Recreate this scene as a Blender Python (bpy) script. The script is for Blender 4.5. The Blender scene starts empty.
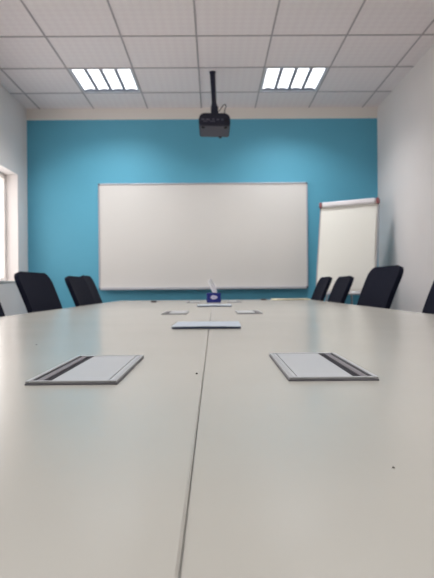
import bpy, bmesh, math, random
from mathutils import Vector, Matrix
random.seed(7)
PI = math.pi
S = bpy.context.scene
COL = S.collection

# ------------------------------------------------------------------ helpers
def lin(c):
    return tuple(((v/255)/12.92 if v/255 <= .04045 else ((v/255+.055)/1.055)**2.4) for v in c)

def mat(name, rgb, rough=.5, metal=0, coat=0, spec=.5, noise=0, nscale=20, bump=0, bscale=200, emit=None, estr=0, sheen=0):
    m = bpy.data.materials.new(name); m.use_nodes = True
    nt = m.node_tree; b = nt.nodes['Principled BSDF']
    c = lin(rgb)
    b.inputs['Base Color'].default_value = (*c, 1)
    b.inputs['Roughness'].default_value = rough
    b.inputs['Metallic'].default_value = metal
    b.inputs['Coat Weight'].default_value = coat
    b.inputs['Specular IOR Level'].default_value = spec
    b.inputs['Sheen Weight'].default_value = sheen
    if emit:
        b.inputs['Emission Color'].default_value = (*lin(emit), 1)
        b.inputs['Emission Strength'].default_value = estr
    tc = nt.nodes.new('ShaderNodeTexCoord')
    if noise:
        n = nt.nodes.new('ShaderNodeTexNoise'); n.inputs['Scale'].default_value = nscale
        n.inputs['Detail'].default_value = 4
        nt.links.new(tc.outputs['Object'], n.inputs['Vector'])
        r = nt.nodes.new('ShaderNodeMapRange')
        r.inputs['From Min'].default_value = .3; r.inputs['From Max'].default_value = .7
        r.inputs['To Min'].default_value = 1-noise; r.inputs['To Max'].default_value = 1+noise
        nt.links.new(n.outputs['Fac'], r.inputs['Value'])
        mx = nt.nodes.new('ShaderNodeVectorMath'); mx.operation = 'SCALE'
        mx.inputs[0].default_value = c
        nt.links.new(r.outputs[0], mx.inputs['Scale'])
        nt.links.new(mx.outputs[0], b.inputs['Base Color'])
    if bump:
        n2 = nt.nodes.new('ShaderNodeTexNoise'); n2.inputs['Scale'].default_value = bscale
        nt.links.new(tc.outputs['Object'], n2.inputs['Vector'])
        bp = nt.nodes.new('ShaderNodeBump'); bp.inputs['Strength'].default_value = bump
        bp.inputs['Distance'].default_value = .002
        nt.links.new(n2.outputs['Fac'], bp.inputs['Height'])
        nt.links.new(bp.outputs[0], b.inputs['Normal'])
    return m

def obj(name, bm, m, parent=None, smooth=False, loc=(0,0,0)):
    bmesh.ops.recalc_face_normals(bm, faces=bm.faces)
    me = bpy.data.meshes.new(name); bm.to_mesh(me); bm.free()
    for mm in (m if isinstance(m, (list, tuple)) else [m]): me.materials.append(mm)
    if smooth:
        for p in me.polygons: p.use_smooth = True
        try: me.set_sharp_from_angle(angle=math.radians(40))
        except Exception: pass
    o = bpy.data.objects.new(name, me); COL.objects.link(o)
    o.location = loc
    if parent: o.parent = parent
    return o

def thing(name, label, cat, loc=(0,0,0), rz=0, group=None):
    o = bpy.data.objects.new(name, None); COL.objects.link(o)
    o.empty_display_size = .1
    o.location = loc; o.rotation_euler = (0, 0, rz)
    return tag(o, label, cat, group)

def tag(o, label, cat, group=None):
    o['label'] = label; o['category'] = cat
    if group: o['group'] = group
    return o

def struct(name, bm, m, parent=None):
    o = obj(name, bm, m, parent); o['kind'] = 'structure'; return o

def dup(root, loc, rz, label, group=None):
    r = root.copy(); COL.objects.link(r); r.location = loc; r.rotation_euler = (0, 0, rz); r['label'] = label
    if group: r['group'] = group
    for ch in list(root.children):
        c = ch.copy(); COL.objects.link(c); c.parent = r
        for g in list(ch.children):
            d = g.copy(); COL.objects.link(d); d.parent = c
    return r

def NB(): return bmesh.new()

def box(bm, lo, hi, bev=0, seg=2, mi=0, M=None):
    t = bmesh.new(); bmesh.ops.create_cube(t, size=1)
    for v in t.verts:
        v.co = Vector([(lo[i]+hi[i])/2 + v.co[i]*(hi[i]-lo[i]) for i in range(3)])
    if bev:
        bmesh.ops.bevel(t, geom=list(t.edges), offset=bev, segments=seg, affect='EDGES', profile=.5)
    merge(bm, t, M, mi)
    return bm

def merge(bm, t, M=None, mi=0):
    if M is not None: bmesh.ops.transform(t, matrix=M, verts=t.verts)
    mp = {}
    for v in t.verts: mp[v] = bm.verts.new(v.co)
    for f in t.faces:
        try:
            nf = bm.faces.new([mp[v] for v in f.verts]); nf.material_index = mi
        except ValueError: pass
    t.free()

def cyl(bm, p0, p1, r0, r1=None, n=24, mi=0):
    r1 = r0 if r1 is None else r1
    p0, p1 = Vector(p0), Vector(p1); d = p1-p0
    t = bmesh.new()
    bmesh.ops.create_cone(t, cap_ends=True, segments=n, radius1=r0, radius2=r1, depth=d.length)
    q = d.to_track_quat('Z', 'Y').to_matrix().to_4x4()
    merge(bm, t, Matrix.Translation((p0+p1)/2) @ q, mi)
    return bm

def tube(bm, pts, r, n=10):
    pts = [Vector(p) for p in pts]; rings = []
    up = Vector((0, 0, 1))
    for i, p in enumerate(pts):
        d = (pts[min(i+1, len(pts)-1)] - pts[max(i-1, 0)]).normalized()
        a = d.cross(up)
        if a.length < 1e-3: a = d.cross(Vector((1, 0, 0)))
        a.normalize(); b = d.cross(a)
        rr = r[i] if isinstance(r, (list, tuple)) else r
        rings.append([bm.verts.new(p + (a*math.cos(2*PI*k/n) + b*math.sin(2*PI*k/n))*rr) for k in range(n)])
    for i in range(len(rings)-1):
        for k in range(n):
            bm.faces.new((rings[i][k], rings[i][(k+1) % n], rings[i+1][(k+1) % n], rings[i+1][k]))
    bm.faces.new(rings[0]); bm.faces.new(rings[-1][::-1])
    return bm

def spline(pts, n=8):
    P = [Vector(p) for p in pts]; P = [P[0]*2-P[1]] + P + [P[-1]*2-P[-2]]; out = []
    for i in range(1, len(P)-2):
        for k in range(n):
            t = k/n; a, b, c, d = P[i-1], P[i], P[i+1], P[i+2]
            out.append(.5*((2*b)+(c-a)*t+(2*a-5*b+4*c-d)*t*t+(3*b-a-3*c+d)*t**3))
    out.append(P[-2]); return out

def quad(bm, a, b, c, d, mi=0):
    f = bm.faces.new([bm.verts.new(Vector(p)) for p in (a, b, c, d)]); f.material_index = mi; return f

def slab(bm, fn, nu, nv, th, closed_norm=None):
    """a sheet P(u,v) given a thickness th along its own normal"""
    P = [[Vector(fn(i/nu, j/nv)) for j in range(nv+1)] for i in range(nu+1)]
    A, B = [], []
    for i in range(nu+1):
        ra, rb = [], []
        for j in range(nv+1):
            du = P[min(i+1, nu)][j]-P[max(i-1, 0)][j]; dv = P[i][min(j+1, nv)]-P[i][max(j-1, 0)]
            n = du.cross(dv); n = n.normalized() if n.length > 1e-9 else Vector((0, 0, 1))
            ra.append(bm.verts.new(P[i][j]+n*th/2)); rb.append(bm.verts.new(P[i][j]-n*th/2))
        A.append(ra); B.append(rb)
    for i in range(nu):
        for j in range(nv):
            bm.faces.new((A[i][j], A[i+1][j], A[i+1][j+1], A[i][j+1]))
            bm.faces.new((B[i][j], B[i][j+1], B[i+1][j+1], B[i+1][j]))
    for i in range(nu):
        bm.faces.new((A[i][0], B[i][0], B[i+1][0], A[i+1][0])); bm.faces.new((A[i][nv], A[i+1][nv], B[i+1][nv], B[i][nv]))
    for j in range(nv):
        bm.faces.new((A[0][j], A[0][j+1], B[0][j+1], B[0][j])); bm.faces.new((A[nu][j], B[nu][j], B[nu][j+1], A[nu][j+1]))
    return bm

# ------------------------------------------------------------------ dimensions
CAMZ = .87; TZ = .75                      # lens height, table top
XL, XR, YB, YF = -2.07, 1.84, 5.83, -3.0  # room
HC = CAMZ + 2.01                          # ceiling

# ------------------------------------------------------------------ materials
M_white = mat('white_wall_paint', (230, 224, 222), .75, bump=.15, bscale=120, noise=.015, nscale=3)
M_cream = mat('cream_wall_paint', (240, 234, 228), .75, bump=.15, bscale=120)
M_blue = mat('turquoise_wall_paint', (92, 172, 200), .6, bump=.12, bscale=150, noise=.02, nscale=3)
M_floor = mat('grey_carpet', (150, 146, 144), .95, noise=.15, nscale=250, bump=.5, bscale=500)
M_grid = mat('ceiling_grid_metal', (170, 161, 164), .5)
M_lampbody = mat('lamp_white_steel', (215, 215, 220), .35)
M_louver = mat('lamp_louver_aluminium', (150, 152, 164), .45)
M_tube = mat('lamp_glow', (255, 255, 255), .5, emit=(250, 250, 255), estr=2.2)
M_table = mat('off_white_laminate', (182, 178, 169), .22, noise=.02, nscale=4, spec=.5)
M_tedge = mat('table_edge_band', (176, 168, 160), .45)
M_tleg = mat('table_leg_steel', (150, 152, 156), .35, metal=.8)
M_alu = mat('brushed_aluminium', (176, 178, 184), .38, metal=.75)
M_boxrim = mat('power_box_rim', (168, 168, 170), .45, metal=.1)
M_boxlid = mat('power_box_lid', (178, 179, 181), .45)
M_brush = mat('power_box_brush', (34, 32, 40), .9)
M_rimshade = mat('power_box_shadow_line', (118, 117, 122), .7)  # shade tone for the line below the rim
M_brushgrey = mat('power_box_bar', (112, 106, 110), .5)
M_board = mat('whiteboard_enamel', (224, 221, 217), .32, noise=.012, nscale=2)
M_boardframe = mat('whiteboard_frame', (184, 185, 192), .4, metal=.2)
M_paper = mat('paper', (232, 230, 222), .8)
M_bluepaper = mat('cover_paper_blue_grey', (180, 188, 198), .6)
M_darkblue = mat('dark_blue_cover', (104, 118, 156), .6)
M_cream_paper = mat('cream_paper', (252, 247, 206), .7)
M_flip = mat('flip_board', (230, 227, 218), .45)
M_fliprail = mat('flip_rail', (222, 218, 220), .35)
M_red = mat('red_plastic', (146, 84, 86), .5)
M_fabric = mat('navy_black_fabric', (15, 17, 33), .9, spec=.15, noise=.12, nscale=300, bump=.4, bscale=600)
M_plastic = mat('black_plastic', (14, 14, 19), .5, spec=.3)
M_black = mat('black_projector_plastic', (22, 25, 46), .55, bump=.1, bscale=400)
M_under = mat('charcoal_projector_plastic', (66, 62, 74), .6)
M_pipe = mat('black_pole_paint', (20, 23, 50), .45)
M_port = mat('port_grey', (92, 92, 106), .4)
M_box = mat('tissue_box_blue', (24, 38, 128), .45)
M_boxmark = mat('tissue_box_mark', (214, 210, 232), .5)
M_tissue = mat('tissue', (238, 238, 240), .9)
M_crumb = mat('crumb_brown', (60, 52, 48), .9)
M_lens = mat('lens_glass', (12, 14, 24), .05, coat=1)
M_frame = mat('window_pvc', (236, 230, 226), .35)
M_glass = bpy.data.materials.new('window_glass'); M_glass.use_nodes = True
nt = M_glass.node_tree; nt.nodes.remove(nt.nodes['Principled BSDF'])
o_ = nt.nodes['Material Output']; mx = nt.nodes.new('ShaderNodeMixShader')
tr = nt.nodes.new('ShaderNodeBsdfTransparent'); gl = nt.nodes.new('ShaderNodeBsdfGlossy'); gl.inputs['Roughness'].default_value = .02
mx.inputs[0].default_value = .07
nt.links.new(tr.outputs[0], mx.inputs[1]); nt.links.new(gl.outputs[0], mx.inputs[2]); nt.links.new(mx.outputs[0], o_.inputs[0])

# ceiling tile: vinyl faced gypsum with a small embossed lattice
M_tile = mat('ceiling_tile', (208, 198, 199), .6)
nt = M_tile.node_tree; b = nt.nodes['Principled BSDF']
tc = nt.nodes.new('ShaderNodeTexCoord'); mp = nt.nodes.new('ShaderNodeMapping'); mp.inputs['Rotation'].default_value = (0, 0, PI/4)
nt.links.new(tc.outputs['Object'], mp.inputs['Vector'])
ck = nt.nodes.new('ShaderNodeTexChecker'); ck.inputs['Scale'].default_value = 21
ck.inputs['Color1'].default_value = (*lin((238, 229, 229)), 1); ck.inputs['Color2'].default_value = (*lin((235, 225, 226)), 1)
nt.links.new(mp.outputs[0], ck.inputs['Vector']); nt.links.new(ck.outputs['Color'], b.inputs['Base Color'])
bp = nt.nodes.new('ShaderNodeBump'); bp.inputs['Strength'].default_value = .15; bp.inputs['Distance'].default_value = .002
nt.links.new(ck.outputs['Fac'], bp.inputs['Height']); nt.links.new(bp.outputs[0], b.inputs['Normal'])

# ------------------------------------------------------------------ room shell
struct('floor', box(NB(), (XL-.2, YF-.2, -.1), (XR+.2, YB+.2, 0)), M_floor)

XS = [XL, -1.925, -1.325, -.725, -.125, .475, 1.075, 1.675, XR]
YS = [YF] + [4.16-.6*k for k in range(11, -1, -1)] + [4.76, 5.36, YB]
YS = [YF] + [y for y in YS[1:] if y > YF+.05]
LX = (-1.325, .475); LY = (4.76, 2.36, -.04)
def is_lamp(x, y): return any(abs(x-a) < .01 for a in LX) and any(abs(y-c) < .01 for c in LY)
bm = NB()
for i in range(len(XS)-1):
    for j in range(len(YS)-1):
        if is_lamp(XS[i], YS[j]): continue
        quad(bm, (XS[i], YS[j], HC), (XS[i+1], YS[j], HC), (XS[i+1], YS[j+1], HC), (XS[i], YS[j+1], HC))
        quad(bm, (XS[i], YS[j], HC+.03), (XS[i+1], YS[j], HC+.03), (XS[i+1], YS[j+1], HC+.03), (XS[i], YS[j+1], HC+.03))
# plenum lid so no outside light leaks in
box(bm, (XL-.2, YF-.2, HC+.25), (XR+.2, YB+.2, HC+.35))
ceil = struct('ceiling', bm, M_tile)
bm = NB()
w = .0065
for x in XS[1:-1]: box(bm, (x-w, YF, HC-.004), (x+w, YB, HC+.002))
for y in YS[1:-1]: box(bm, (XL, y-w, HC-.0045), (XR, y+w, HC+.002))
struct('ceiling_grid', bm, M_grid, ceil)

# back wall: cream band over the turquoise paint
ZB = CAMZ + 1.885
bm = NB()
box(bm, (XL-.2, YB, -.1), (XR+.2, YB+.2, ZB), mi=0)
box(bm, (XL-.2, YB-.002, ZB), (XR+.2, YB+.2, HC+.3), mi=1)
struct('wall_back', bm, [M_blue, M_cream])
struct('wall_right', box(NB(), (XR, YF-.2, -.1), (XR+.2, YB+.2, HC+.3)), M_white)
struct('wall_front', box(NB(), (XL-.2, YF-.2, -.1), (XR+.2, YF, HC+.3)), M_white)
# left wall: one visible window opening, one unseen, added for more daylight
WZ0, WZ1 = .945, 2.085
WINS = [(3.75, 5.54), (1.0, 2.79)]
bm = NB(); T = .2
box(bm, (XL-T, YF-.2, -.1), (XL, YB+.2, WZ0)); box(bm, (XL-T, YF-.2, WZ1), (XL, YB+.2, HC+.3))
ys = [YF-.2, WINS[1][0], WINS[1][1], WINS[0][0], WINS[0][1], YB+.2]
for a, c in ((0, 1), (2, 3), (4, 5)): box(bm, (XL-T, ys[a], WZ0), (XL, ys[c], WZ1))
struct('wall_left', bm, M_white)
for k, (y0, y1) in enumerate(WINS):
    wn = bpy.data.objects.new('window_%d' % (k+1), None); COL.objects.link(wn); wn['kind'] = 'structure'
    wn.location = (XL, y0, WZ0)
    g = .045; xo0, xo1 = -T+.01, -.125
    L = y1-y0; H = WZ1-WZ0
    bm = NB()
    box(bm, (xo0, .001, .001), (xo1, g, H-.001), .004); box(bm, (xo0, L-g, .001), (xo1, L-.001, H-.001), .004)
    box(bm, (xo0, g, .001), (xo1, L-g, g), .004); box(bm, (xo0, g, H-g), (xo1, L-g, H-.001), .004)
    box(bm, (xo0, L/2-.03, g), (xo1, L/2+.03, H-g), .004)
    o = obj('window_frame', bm, M_frame, wn); o['kind'] = 'structure'
    for a, c in ((g, L/2-.03), (L/2+.03, L-g)):
        o = obj('window_pane', box(NB(), (-.165, a, g), (-.159, c, H-g)), M_glass, wn); o['kind'] = 'structure'
    o = obj('window_sill', box(NB(), (-.124, .001, .0005), (.012, L-.001, .014), .004), M_frame, wn); o['kind'] = 'structure'
for nm, lo, hi in (('baseboard_back', (XL, YB-.012, 0), (XR, YB, .09)), ('baseboard_left', (XL, YF, 0), (XL+.012, YB-.012, .09)),
                   ('baseboard_right', (XR-.012, YF, 0), (XR, YB-.012, .09))):
    struct(nm, box(NB(), lo, hi, .003), M_cream)

# ------------------------------------------------------------------ ceiling lamps
def make_lamp(loc, label):
    t = thing('ceiling_light', label, 'ceiling light', loc, 0, 'recessed ceiling lights')
    a, d = .292, .075
    bm = NB()                                     # housing: open tray above the ceiling with a thin rim
    for lo, hi in (((-a, -a, 0), (-a+.004, a, d)), ((a-.004, -a, 0), (a, a, d)), ((-a+.004, -a, 0), (a-.004, -a+.004, d)),
                   ((-a+.004, a-.004, 0), (a-.004, a, d)), ((-a+.004, -a+.004, d-.004), (a-.004, a-.004, d))): box(bm, lo, hi)
    for lo, hi in (((-a, -a, -.004), (-a+.016, a, 0)), ((a-.016, -a, -.004), (a, a, 0)), ((-a+.016, -a, -.004), (a-.016, -a+.014, 0)),
                   ((-a+.016, a-.014, -.004), (a-.016, a, 0))): box(bm, lo, hi)
    obj('housing', bm, M_lampbody, t)
    bays = 4; pitch = 2*(a-.018)/bays
    for k in range(bays):
        x = -a+.018+pitch*(k+.5); hw = pitch/2-.008
        bm = NB()                                 # curved glowing reflector bay around one tube
        def fn(u, v, x=x, hw=hw):
            s = 2*u-1
            return (x+hw*s, -a+.02+v*(2*a-.068), .008+.016*(1-s*s))
        slab(bm, fn, 10, 2, .002)
        obj('tube_bay', bm, M_tube, t, True)
    for k in range(bays+1):                       # parabolic divider fins
        x = -a+.018+pitch*k; bm = NB()
        fw = .018 if 0 < k < bays else .006
        box(bm, (x-fw if k else x-.002, -a+.016, 0), (x+fw if k < bays else x+.002, a-.016, .004), .001)
        box(bm, (x-.003, -a+.016, .004), (x+.003, a-.016, .03))
        obj('louver_fin', bm, M_louver, t)
    bm = NB()                                     # end reflector, scalloped
    for k in range(bays):
        x = -a+.018+pitch*(k+.5); hw = pitch/2-.006
        def fn(u, v, x=x, hw=hw):
            s = 2*u-1
            return (x+hw*s, a-.018-.045*(1-.35*s*s)*v, .001+.012*v)
        slab(bm, fn, 8, 3, .002)
    obj('end_reflector', bm, M_louver, t, True)
    return t
CY = [y+.3 for y in LY]; CX = [x+.3 for x in LX]
lamp = make_lamp((CX[0], CY[0], HC), 'square four-bay ceiling light above the left end of the whiteboard')
dup(lamp, (CX[1], CY[0], HC), 0, 'square four-bay ceiling light right of the projector, toward the flip chart')
dup(lamp, (CX[0], CY[1], HC), 0, 'unseen square four-bay ceiling light added over the middle of the table, window side')  # this row and the next are unseen, added to light the room
dup(lamp, (CX[1], CY[1], HC), 0, 'unseen square four-bay ceiling light added over the middle of the table, blank wall side')
dup(lamp, (CX[0], CY[2], HC), 0, 'unseen square four-bay ceiling light added over the near table end, window side')
dup(lamp, (CX[1], CY[2], HC), 0, 'unseen square four-bay ceiling light added over the near table end, blank wall side')
for j, cy in enumerate(CY):  # area lamps under all fixtures, the added unseen ones too
    for cx in CX:
        L = bpy.data.lights.new('lamp_light', 'AREA'); L.shape = 'SQUARE'; L.size = .52
        L.energy = 12; L.color = (.97, .985, 1.0); L.spread = math.radians(125)
        o = bpy.data.objects.new('lamp_light', L); COL.objects.link(o); o.location = (cx, cy, HC-.006)

# ------------------------------------------------------------------ whiteboard
def whiteboard():
    x0, x1, z0, z1 = -1.278, 1.05, CAMZ-.008, CAMZ+1.17
    t = thing('whiteboard', 'wide blank whiteboard with thin aluminium frame on the turquoise wall', 'whiteboard', ((x0+x1)/2, YB, z0))
    W, H = (x1-x0)/2, z1-z0
    obj('board_surface', box(NB(), (-W+.012, -.022, .012), (W-.012, -.001, H-.012), .001), M_board, t)
    f = .02; bm = NB()
    for lo, hi in (((-W+f, -.03, H-f*.8), (W-f, -.001, H)), ((-W+f, -.03, 0), (W-f, -.001, f)), ((-W, -.03, f), (-W+f*.8, -.001, H-f)), ((W-f*.8, -.03, f), (W, -.001, H-f))):
        box(bm, lo, hi, .004)
    obj('board_frame', bm, M_boardframe, t)
    for sx in (-1, 1):
        for z in (0, H-f):
            obj('corner_cap', box(NB(), (sx*W-(f+.001 if sx > 0 else 0), -.032, z), (sx*W+(f+.001 if sx < 0 else 0), -.001, z+f), .005), M_port, t)
    bm = NB()
    box(bm, (-W+.03, -.085, -.006), (W-.03, -.031, .001), .002); box(bm, (-W+.03, -.09, -.006), (W-.03, -.084, .014), .002)
    obj('pen_tray', bm, M_boardframe, t)
whiteboard()

# ------------------------------------------------------------------ flip chart
def flipchart():
    bl = Vector((1.15, 5.42, 0)); yaw = math.radians(-30); W = .605; H = .955; lean = math.radians(11)
    mid = bl + Vector((math.cos(yaw), math.sin(yaw), 0))*W/2
    t = thing('flip_chart', 'white flip chart easel leaning back in the corner beside the whiteboard', 'flip chart', (mid.x-.085, mid.y+.02, 0), yaw)
    zb = CAMZ-.052
    B = Matrix.Translation((0, 0, zb)) @ Matrix.Rotation(-lean, 4, 'X')
    h = W/2
    obj('board', box(NB(), (-h, 0, 0), (h, .018, H), .003, M=B), M_flip, t)
    bm = NB(); e = .008
    for lo, hi in (((-h-e, -.004, -e), (-h+.004, .022, H)), ((h-.004, -.004, -e), (h+e, .022, H)), ((-h+.004, -.004, -e), (h-.004, .022, .006))): box(bm, lo, hi, .002, M=B)
    obj('board_frame', bm, M_alu, t)
    pd = obj('paper_pad', slab(NB(), lambda u, v: B @ Vector((-h+.015+u*(2*h-.03), -.006-.003*math.sin(v*3.0), .03+v*(H-.06))), 4, 10, .006), M_paper, t, True)
    bm = NB(); box(bm, (-h+.022, -.04, H-.045), (h-.022, .022, H+.012), .014, 4, M=B)
    cl = obj('clamp_rail', bm, M_fliprail, t, True)
    for s in (-1, 1):
        c = h-.004
        obj('end_cap', box(NB(), (s*c-.014, -.043, H-.046), (s*c+.014, .024, H+.013), .012, 4, M=B), M_red, cl, True)
    bm = NB(); box(bm, (-h+.02, -.06, -.03), (h-.02, -.006, -.024), .002, M=B); box(bm, (-h+.02, -.062, -.03), (h-.02, -.056, -.012), .002, M=B)
    obj('pen_tray', bm, M_fliprail, t)
    top = B @ Vector((0, .04, H*.72))
    for x0, x1, y1 in ((-.1, -.34, -.12), (.1, .34, -.12), (0, 0, .3)):
        bm = NB(); f = Vector((x1, y1 if y1 < 0 else .33, 0))
        s = top + Vector((x0, 0.012, 0))
        if y1 < 0: f = Vector((x1, .0, 0))
        tube(bm, [s, s.lerp(f, .5), Vector((f.x, f.y, .02))], .011, 12); cyl(bm, (f.x, f.y, 0), (f.x, f.y, .03), .015)
        obj('leg', bm, M_alu, t, True)
    bm = NB(); p = B @ Vector((0, .03, H*.72)); box(bm, (p.x-.13, p.y-.012, p.z-.03), (p.x+.13, p.y+.03, p.z+.03), .006)
    obj('leg_bracket', bm, M_plastic, t)
flipchart()

# ------------------------------------------------------------------ projector on its ceiling pole
def projector():
    y = 4.86; x = .018
    pj = thing('projector', 'black projector hanging from the ceiling in front of the turquoise wall', 'projector', (x, y, HC))
    # ---- pole
    bm = NB()
    cyl(bm, (-.016, 0, 0), (-.016, 0, -.006), .03); cyl(bm, (-.016, 0, -.005), (-.002, 0, -.33), .0255, .022)
    cyl(bm, (-.003, 0, -.3), (-.002, 0, -.325), .027); cyl(bm, (-.002, 0, -.325), (-.001, 0, -.365), .019)
    obj('ceiling_pole', bm, M_pipe, pj, True)
    bm = NB(); zt = -.347
    cyl(bm, (0, 0, zt+.05), (0, 0, zt+.02), .024); box(bm, (-.034, -.034, zt-.095), (.034, .034, zt+.024), .008)
    cyl(bm, (-.04, 0, zt-.055), (.04, 0, zt-.055), .012)
    obj('mount_bracket', bm, M_pipe, pj, True)
    bm = NB(); z1 = zt-.09
    for a in range(4):
        an = PI/4+a*PI/2; tube(bm, [(.02*math.cos(an), .02*math.sin(an), z1+.012), (.1*math.cos(an), .1*math.sin(an), z1+.006), (.115*math.cos(an), .115*math.sin(an), z1-.012)], .009, 8)
    obj('mount_arms', bm, M_pipe, pj, True)
    # ---- body: shoulders chamfered, underside lighter
    W, D, Hh = .142, .165, .112; zt2 = z1-.004; zb = zt2-Hh
    R = Matrix.Translation((0, 0, zt2)) @ Matrix.Rotation(math.radians(1.2), 4, 'Y') @ Matrix.Rotation(math.radians(-2), 4, 'X') @ Matrix.Translation((0, 0, -zt2))
    prof = [(-W, -Hh*.93), (-W, -.045), (-W+.012, -.018), (-W+.04, 0), (W-.04, 0), (W-.012, -.018), (W, -.045), (W, -Hh*.93), (W-.01, -Hh), (-W+.01, -Hh)]
    bm = NB(); a = [bm.verts.new((p[0], -D, zt2+p[1])) for p in prof]; c = [bm.verts.new((p[0], D, zt2+p[1])) for p in prof]
    n = len(prof)
    for i in range(n): bm.faces.new((a[i], a[(i+1) % n], c[(i+1) % n], c[i]))
    bm.faces.new(a); bm.faces.new(c[::-1])
    bmesh.ops.bevel(bm, geom=[e for e in bm.edges], offset=.006, segments=3, affect='EDGES')
    bmesh.ops.transform(bm, matrix=R, verts=bm.verts)
    body = obj('body', bm, M_black, pj, True)
    bm = NB(); box(bm, (-W+.014, -D+.012, zb-.005), (W-.014, D-.012, zb+.002), .003, M=R)
    obj('base_plate', bm, M_under, pj)
    # rear panel: connectors, grille
    bm = NB(); box(bm, (-W+.016, -D-.002, zb+.022), (W-.016, -D+.003, zb+.07), .003, M=R)
    rp = obj('rear_panel', bm, M_pipe, body)
    for px, pw, pz, ph in ((-.105, .03, .05, .012), (-.06, .034, .05, .012), (-.012, .02, .052, .01), (.03, .022, .05, .011), (.07, .014, .05, .012), (-.08, .04, .034, .007), (-.02, .05, .034, .007)):
        obj('connector', box(NB(), (px-pw/2, -D-.007, zb+pz-ph/2), (px+pw/2, -D-.001, zb+pz+ph/2), .001, M=R), M_port, rp)
    bm = NB()
    for k in range(6): box(bm, (.09, -D-.0045, zb+.028+k*.007), (.122, -D-.0015, zb+.031+k*.007), M=R)
    obj('vent_grille', bm, M_plastic, rp)
    for fx, fy in ((.055, D-.02), (-.1, -D+.045), (.1, -D+.045)):
        bm = NB(); cyl(bm, R @ Vector((fx, fy, zb)), R @ Vector((fx, fy, zb-.014)), .017, .014)
        obj('foot', bm, M_plastic, pj, True)
    bm = NB(); cyl(bm, R @ Vector((-.06, D-.005, zb+.06)), R @ Vector((-.06, D+.018, zb+.06)), .04, .036); ln = obj('lens_barrel', bm, M_plastic, pj, True)
    bm = NB(); cyl(bm, R @ Vector((-.06, D+.017, zb+.06)), R @ Vector((-.06, D+.0195, zb+.06)), .029); obj('lens', bm, M_lens, ln, True)
    bm = NB()
    tube(bm, spline([(.034, -.02, zt-.03), (.05, -.03, zt-.02), (.07, -.03, zt+.012), (.095, -.03, zt+.034), (.106, -.03, zt+.018), (.092, -.03, zt-.03), (.1, -.06, zt-.097)], 8), .0036, 8)
    obj('cable', bm, M_plastic, pj, True)
projector()

# ------------------------------------------------------------------ conference table
SEAM = -.0155; TXL, TXR = -.945, .945; TY0, TY1 = -1.9, 5.3
def table():
    t = thing('conference_table', 'long off-white conference table with a seam down its middle', 'table', (SEAM, 1.7, 0))
    def top(x0, x1):
        bm = NB(); t2 = bmesh.new(); bmesh.ops.create_cube(t2, size=1)
        lo, hi = (x0-SEAM, TY0-1.7, TZ-.03), (x1-SEAM, TY1-1.7, TZ)
        for v in t2.verts: v.co = Vector([(lo[i]+hi[i])/2+v.co[i]*(hi[i]-lo[i]) for i in range(3)])
        bmesh.ops.bevel(t2, geom=list(t2.edges), offset=.0012, segments=2, affect='EDGES')
        for f in t2.faces: f.material_index = 0
        merge(bm, t2)
        return bm
    for x0, x1 in ((TXL, SEAM-.0004), (SEAM+.0004, TXR)):
        o = obj('tabletop', top(x0, x1), [M_table, M_tedge], t)
        for p in o.data.polygons:
            if abs(p.normal.z) < .3: p.material_index = 1
    obj('apron', box(NB(), (-.7, TY0-1.7+.25, TZ-.1), (.7, TY1-1.7-.25, TZ-.031), .003), M_tleg, t)
    for y in (-3.2, -1.1, 1.0, 3.1):
        for s in (-1, 1):
            bm = NB(); box(bm, (s*.3-.2, y-.03, .03), (s*.3+.2, y+.03, TZ-.1), .006); box(bm, (s*.3-.24, y-.05, 0), (s*.3+.24, y+.05, .03), .006)
            obj('leg', bm, M_tleg, t)
table()

# ------------------------------------------------------------------ power boxes let into the table
def power_box(loc, rz, label):
    t = thing('power_box', label, 'table power box', loc, rz, 'flip-lid power boxes in the tabletop')
    w, l, r = .0572, .125, .0055
    def ring(bm, w, l, r, z0, z1, bev):
        for lo, hi in (((-w, -l, z0), (-w+r, l, z1)), ((w-r, -l, z0), (w, l, z1)), ((-w+r, -l, z0), (w-r, -l+r, z1)), ((-w+r, l-r, z0), (w-r, l, z1))): box(bm, lo, hi, bev)
        return bm
    obj('shadow_line', ring(NB(), w+.0006, l+.0006, .004, -.001, .0012, .0003), M_rimshade, t)  # darker ring added to draw a shadow line under the rim
    obj('rim', ring(NB(), w, l, r, .0014, .0042, .0008), M_boxrim, t)
    # brush slot on the outer (local -x) side
    i = -w+r; y = l-r
    obj('brush_strip', box(NB(), (i, -y, -.001), (i+.025, y, .0016)), M_brush, t)
    obj('cover_bar', box(NB(), (i+.0045, -y+.002, .0016), (i+.014, y-.002, .0034), .0006), M_brushgrey, t)
    bm = NB(); box(bm, (i+.025, -y+.001, -.001), (w-r-.0065, y-.001, .0037), .0006); box(bm, (w-r-.0053, -y+.001, -.001), (w-r-.0003, y-.001, .0037), .0006)
    obj('lid', bm, M_boxlid, t)
    return t
BY = (.779, 2.52, 4.45)
pb = power_box((-.180, BY[0], TZ+.001), math.radians(0), 'nearest power box on the left half of the tabletop, dark strip outward')
dup(pb, (.153, BY[0]+.012, TZ+.001), PI-math.radians(.3), 'nearest power box on the right half of the tabletop, dark strip outward')
dup(pb, (-.185, BY[1], TZ+.001), 0, 'power box behind the left end of the nearer booklet stack')
dup(pb, (.165, BY[1], TZ+.001), PI, 'power box behind the right end of the nearer booklet stack')
dup(pb, (-.18, BY[2], TZ+.001), 0, 'far power box just left of the blue tissue box')
dup(pb, (.17, BY[2], TZ+.001), PI, 'far power box just right of the blue tissue box')

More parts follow.
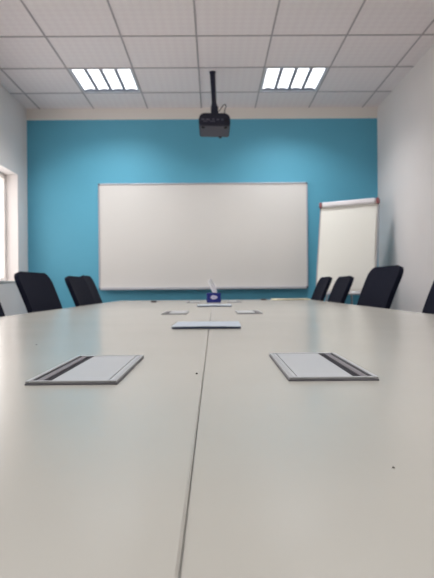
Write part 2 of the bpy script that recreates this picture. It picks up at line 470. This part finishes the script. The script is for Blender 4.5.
# ------------------------------------------------------------------ papers on the table
def booklet(name, label, loc, rz, w, l, th, curl, dark):
    t = thing(name, label, 'booklets', loc, rz, 'paper stacks along the table seam')
    def sheet(z0, k):
        def fn(u, v):
            s = 2*u-1
            return (w*(u-.5), l*(v-.5), z0 + curl*(1-s*s)*(1-v*.7)*.6 + curl*.5*(1-v)*(1-u)*.5)
        return fn
    obj('under_sheets', slab(NB(), lambda u, v: (w*.985*(u-.5), l*.97*(v-.5)+.004, th*.42+curl*.15*(1-(2*u-1)**2)), 12, 6, th*.8), M_darkblue if dark else M_bluepaper, t, True)
    obj('cover', slab(NB(), sheet(th*.9, 0), 14, 8, .0014), M_bluepaper, t, True)
    return t
booklet('booklet_stack', 'pale blue-grey booklet stack lying across the seam, nearer of two', (-.022, 1.65, TZ+.0003), math.radians(-1), .206, .235, .0065, .002, True)
booklet('booklet_stack', 'pale booklet stack lying in front of the blue tissue box', (.001, 3.5, TZ+.0003), math.radians(.5), .225, .30, .006, .003, True)
o = obj('paper_folder', slab(NB(), lambda u, v: (.34*(u-.5), .24*(v-.5), .007+.004*math.sin(u*3)*(1-v)), 10, 6, .008), M_cream_paper, None, True, (.735, 5.04, TZ)); o.rotation_euler = (0, 0, .03)
tag(o, 'cream paper folder lying at the far right end of the table', 'folder')
def eraser(label, x, y, rz, L):
    t = thing('whiteboard_eraser', label, 'eraser', (x, y, TZ), rz, 'small dark erasers at the far table end')
    obj('felt', box(NB(), (-L/2, -.02, 0), (L/2, .02, .006), .002), M_brushgrey, t)
    obj('grip', box(NB(), (-L/2+.002, -.018, .006), (L/2-.002, .018, .014), .003, 3), M_plastic, t, True)
eraser('small dark eraser lying alone at the far left of the table', -.52, 4.5, .1, .05)
eraser('small dark eraser beside the cream folder at the far table end', .475, 4.98, -.15, .06)

# ------------------------------------------------------------------ tissue box
def tissue_box():
    t = thing('tissue_box', 'dark blue cardboard tissue box with a white tissue sticking up', 'tissue box', (-.004, 4.36, TZ), math.radians(2))
    w, d, h = .058, .058, .08
    bm = NB(); box(bm, (-w, -d, 0), (w, d, h), .002); obj('carton', bm, M_box, t)
    bm = NB()                                                        # pale lobed mark on the front
    n = 36; c0 = []
    for rr, yy in ((1, -d-.0012), (1, -d+.0005)):
        c0.append([bm.verts.new(((.027*(1+.07*math.cos(4*k*2*PI/n)))*math.cos(2*PI*k/n)*rr+.001, yy, .043+.0165*(1+.1*math.cos(3*k*2*PI/n))*math.sin(2*PI*k/n)*rr)) for k in range(n)])
    bm.faces.new(c0[0]); bm.faces.new(c0[1][::-1])
    for k in range(n): bm.faces.new((c0[0][k], c0[0][(k+1) % n], c0[1][(k+1) % n], c0[1][k]))
    mk = obj('printed_mark', bm, M_boxmark, t)
    bm = NB()
    for k in range(3): box(bm, (-.012+k*.009, -d-.0018, .041), (-.006+k*.009, -d-.0011, .045))
    obj('mark_print', bm, M_box, mk)
    bm = NB(); n = 24; r0 = [bm.verts.new((.034*math.cos(2*PI*k/n), .024*math.sin(2*PI*k/n), h+.0006)) for k in range(n)]; bm.faces.new(r0)
    obj('slot', bm, M_boxmark, t)
    def fn(u, v):
        a = (u-.5)*2
        wv = .019+.012*math.sin(min(v, 1)*PI*.8)
        cx = .012 - .028*v - .012*v*v
        return (cx + a*wv*.85, .014*math.sin(a*5+v*2)*(.4+.6*v), h-.004 + .118*v*(1-.16*a*a*v) + .006*math.sin(a*4)*v)
    obj('tissue', slab(NB(), fn, 24, 18, .0015), M_tissue, t, True)
tissue_box()

# ------------------------------------------------------------------ crumbs on the table
def crumb(x, y, s, label):
    bm = NB(); bmesh.ops.create_icosphere(bm, subdivisions=2, radius=s)
    for v in bm.verts: v.co *= 1+random.uniform(-.25, .25)
    for v in bm.verts: v.co.z *= .6
    z = min(v.co.z for v in bm.verts)
    for v in bm.verts: v.co.z -= z
    tag(obj('crumb', bm, M_crumb, None, True, (x, y, TZ)), label, 'crumb', 'crumbs on the tabletop')
def onT(px, py):
    Y = 522*(CAMZ-TZ)/(py-288); return (px-212.5)*Y/522, Y
crumb(*onT(194.5, 374), .0017, 'dark crumb on the table just left of the seam')
crumb(*onT(391, 470), .0008, 'tiny dark crumb on the bare near right of the table')
crumb(*onT(35, 343.5), .0014, 'dark crumb behind the nearest left power box')

# ------------------------------------------------------------------ chairs
LEAN = math.radians(20)
def make_chair(label):
    t = thing('conference_chair', label, 'chair', (0, 0, 0), 0, 'dark conference chairs along the table')
    W, z0, z1, r = .238, .50, .972, .07
    yb = -.235                                             # back line at table height (.75)
    def back(hw_scale, inset, off):
        def fn(u, v):
            z = z0+inset+(z1-z0-2*inset)*v
            s = 2*u-1
            hw = W*hw_scale-inset
            # rounded corners, upper ones larger
            rt = r-inset*.5; dz = z-(z1-inset-rt)
            if dz > 0: hw = hw-rt+math.sqrt(max(rt*rt-dz*dz, 0))
            rb = .05; dz = (z0+inset+rb)-z
            if dz > 0: hw = hw-rb+math.sqrt(max(rb*rb-dz*dz, 0))
            hw -= .012*(1-v)
            top = .0*(1-s*s)*max(0, (v-.7)/.3)             # gently arched top edge
            y = yb-(z-.75)*math.tan(LEAN)+.012*(s*max(hw, .02)/W)**2+.012*math.sin(v*PI)+off
            return (s*max(hw, .02), y, z+top)
        return fn
    def vv(fn, nv): # denser rows at the top
        return lambda u, v: fn(u, 1-(1-v)**1.6)
    obj('backrest', slab(NB(), vv(back(1, 0, 0), 24), 18, 30, .03), M_fabric, t, True)
    obj('back_shell', slab(NB(), vv(back(.8, .07, -.02), 16), 12, 16, .012), M_plastic, t, True)
    bm = NB(); tube(bm, spline([(0, -.05, .40), (0, -.16, .40), (0, -.205, .46), (0, -.215, .6)], 6), [.022]*18+[.018], 12)
    obj('back_bracket', bm, M_plastic, t, True)
    def seat(u, v):
        a, c = 2*u-1, 2*v-1
        k = (1-.25*(a*a*c*c))
        return (a*.235*math.sqrt(1-.16*c*c), c*.225*math.sqrt(1-.16*a*a)+.02, .462+.018*(1-a*a)*(1-c*c)-.02*max(0, c)**3)
    obj('seat', slab(NB(), seat, 16, 16, .055), M_fabric, t, True)
    bm = NB(); box(bm, (-.1, -.1, .385), (.1, .12, .437), .012); cyl(bm, (.1, .03, .41), (.2, .05, .405), .006); obj('tilt_mechanism', bm, M_plastic, t, True)
    bm = NB(); cyl(bm, (0, 0, .09), (0, 0, .26), .028); cyl(bm, (0, 0, .25), (0, 0, .39), .017); obj('gas_lift', bm, M_plastic, t, True)
    for k in range(5):
        an = 2*PI*k/5+PI/2; dx, dy = math.cos(an), math.sin(an)
        bm = NB(); tube(bm, [(dx*.0, dy*.0, .1), (dx*.12, dy*.12, .1), (dx*.28, dy*.28, .075)], [.03, .024, .016], 10)
        lg = obj('base_leg', bm, M_plastic, t, True)
        bm = NB(); cyl(bm, (dx*.27, dy*.27, .08), (dx*.27, dy*.27, .045), .007)
        px, py = -dy, dx
        for s in (-1, 1): cyl(bm, (dx*.275+px*.006*s, dy*.275+py*.006*s, .026), (dx*.275+px*.022*s, dy*.275+py*.022*s, .026), .026, n=20)
        obj('caster', bm, M_plastic, lg, True)
    return t
chair0 = make_chair('')
used = False
def place(side, xb, yc, skew, dz, label):
    """side -1 window side, +1 blank wall side; xb,yc: middle of the backrest at table height"""
    global used
    rz = (-PI/2 if side < 0 else PI/2)+math.radians(skew*side)
    # local (0,-.235) -> (xb,yc)
    ox = -(-.235)*(-math.sin(rz)); oy = -(-.235)*math.cos(rz)
    loc = (xb+ox, yc+oy, 0)
    if not used:
        c = chair0; c.location = loc; c.rotation_euler = (0, 0, rz); c['label'] = label; used = True
    else: c = dup(chair0, loc, rz, label)
    for ch in c.children:
        if ch.name.split('.')[0] in ('backrest', 'back_shell', 'back_bracket', 'seat', 'tilt_mechanism'): ch.location.z = dz
place(-1, -1.075, 3.27, 5, .0, 'dark chair standing below the window end, whole back in view')
place(-1, -1.06, 2.32, 0, .0, 'dark chair at the left picture edge, only a back corner showing')
place(-1, -1.0, 4.0, 1, -.01, 'dark chair by the turquoise wall on the window side, partly covering another back')
place(-1, -1.06, 4.6, -4, .01, 'dark chair farthest along the window side, behind its overlapping neighbour')
place(1, 1.055, 3.37, 6, .025, 'tall dark chair by the white right wall, covering the flip chart corner')
place(1, 1.05, 2.30, 0, .0, 'dark chair at the right picture edge, only a back corner showing')
place(1, 1.005, 4.245, 0, -.02, 'dark chair before the flip chart, beside the tall chair back')
place(1, 1.0, 4.965, 0, -.01, 'dark chair farthest down the blank wall side, left of the flip chart middle')

# ------------------------------------------------------------------ daylight
wd = bpy.data.worlds.new('world'); S.world = wd; wd.use_nodes = True
bg = wd.node_tree.nodes['Background']
bg.inputs[0].default_value = (1.0, .955, .925, 1); bg.inputs[1].default_value = 3.2
for (y0, y1) in WINS:
    L = bpy.data.lights.new('window_portal', 'AREA'); L.shape = 'RECTANGLE'; L.size = WZ1-WZ0-.05; L.size_y = y1-y0-.05
    L.cycles.is_portal = True
    o = bpy.data.objects.new('window_portal', L); COL.objects.link(o); o.location = (XL-T-.01, (y0+y1)/2, (WZ0+WZ1)/2)
    o.rotation_euler = (0, -PI/2, 0)

# ------------------------------------------------------------------ camera
cam = bpy.data.cameras.new('camera'); co = bpy.data.objects.new('camera', cam); COL.objects.link(co)
cam.sensor_fit = 'VERTICAL'; cam.sensor_height = 24; cam.lens = 24*522/578
cam.clip_start = .02
cam.dof.use_dof = True; cam.dof.focus_distance = .6; cam.dof.aperture_fstop = (cam.lens/1000)/.0024
yaw, pitch, roll = math.radians(-.33), math.radians(-.11), math.radians(-.45)
co.matrix_world = Matrix.Translation((0, 0, CAMZ)) @ Matrix.Rotation(yaw, 4, 'Z') @ Matrix.Rotation(PI/2+pitch, 4, 'X') @ Matrix.Rotation(roll, 4, 'Z')
S.camera = co
S.view_settings.view_transform = 'Standard'; S.view_settings.look = 'None'
S.view_settings.exposure = 0; S.view_settings.gamma = 1
try: S.view_settings.use_curve_mapping = False
except Exception: pass
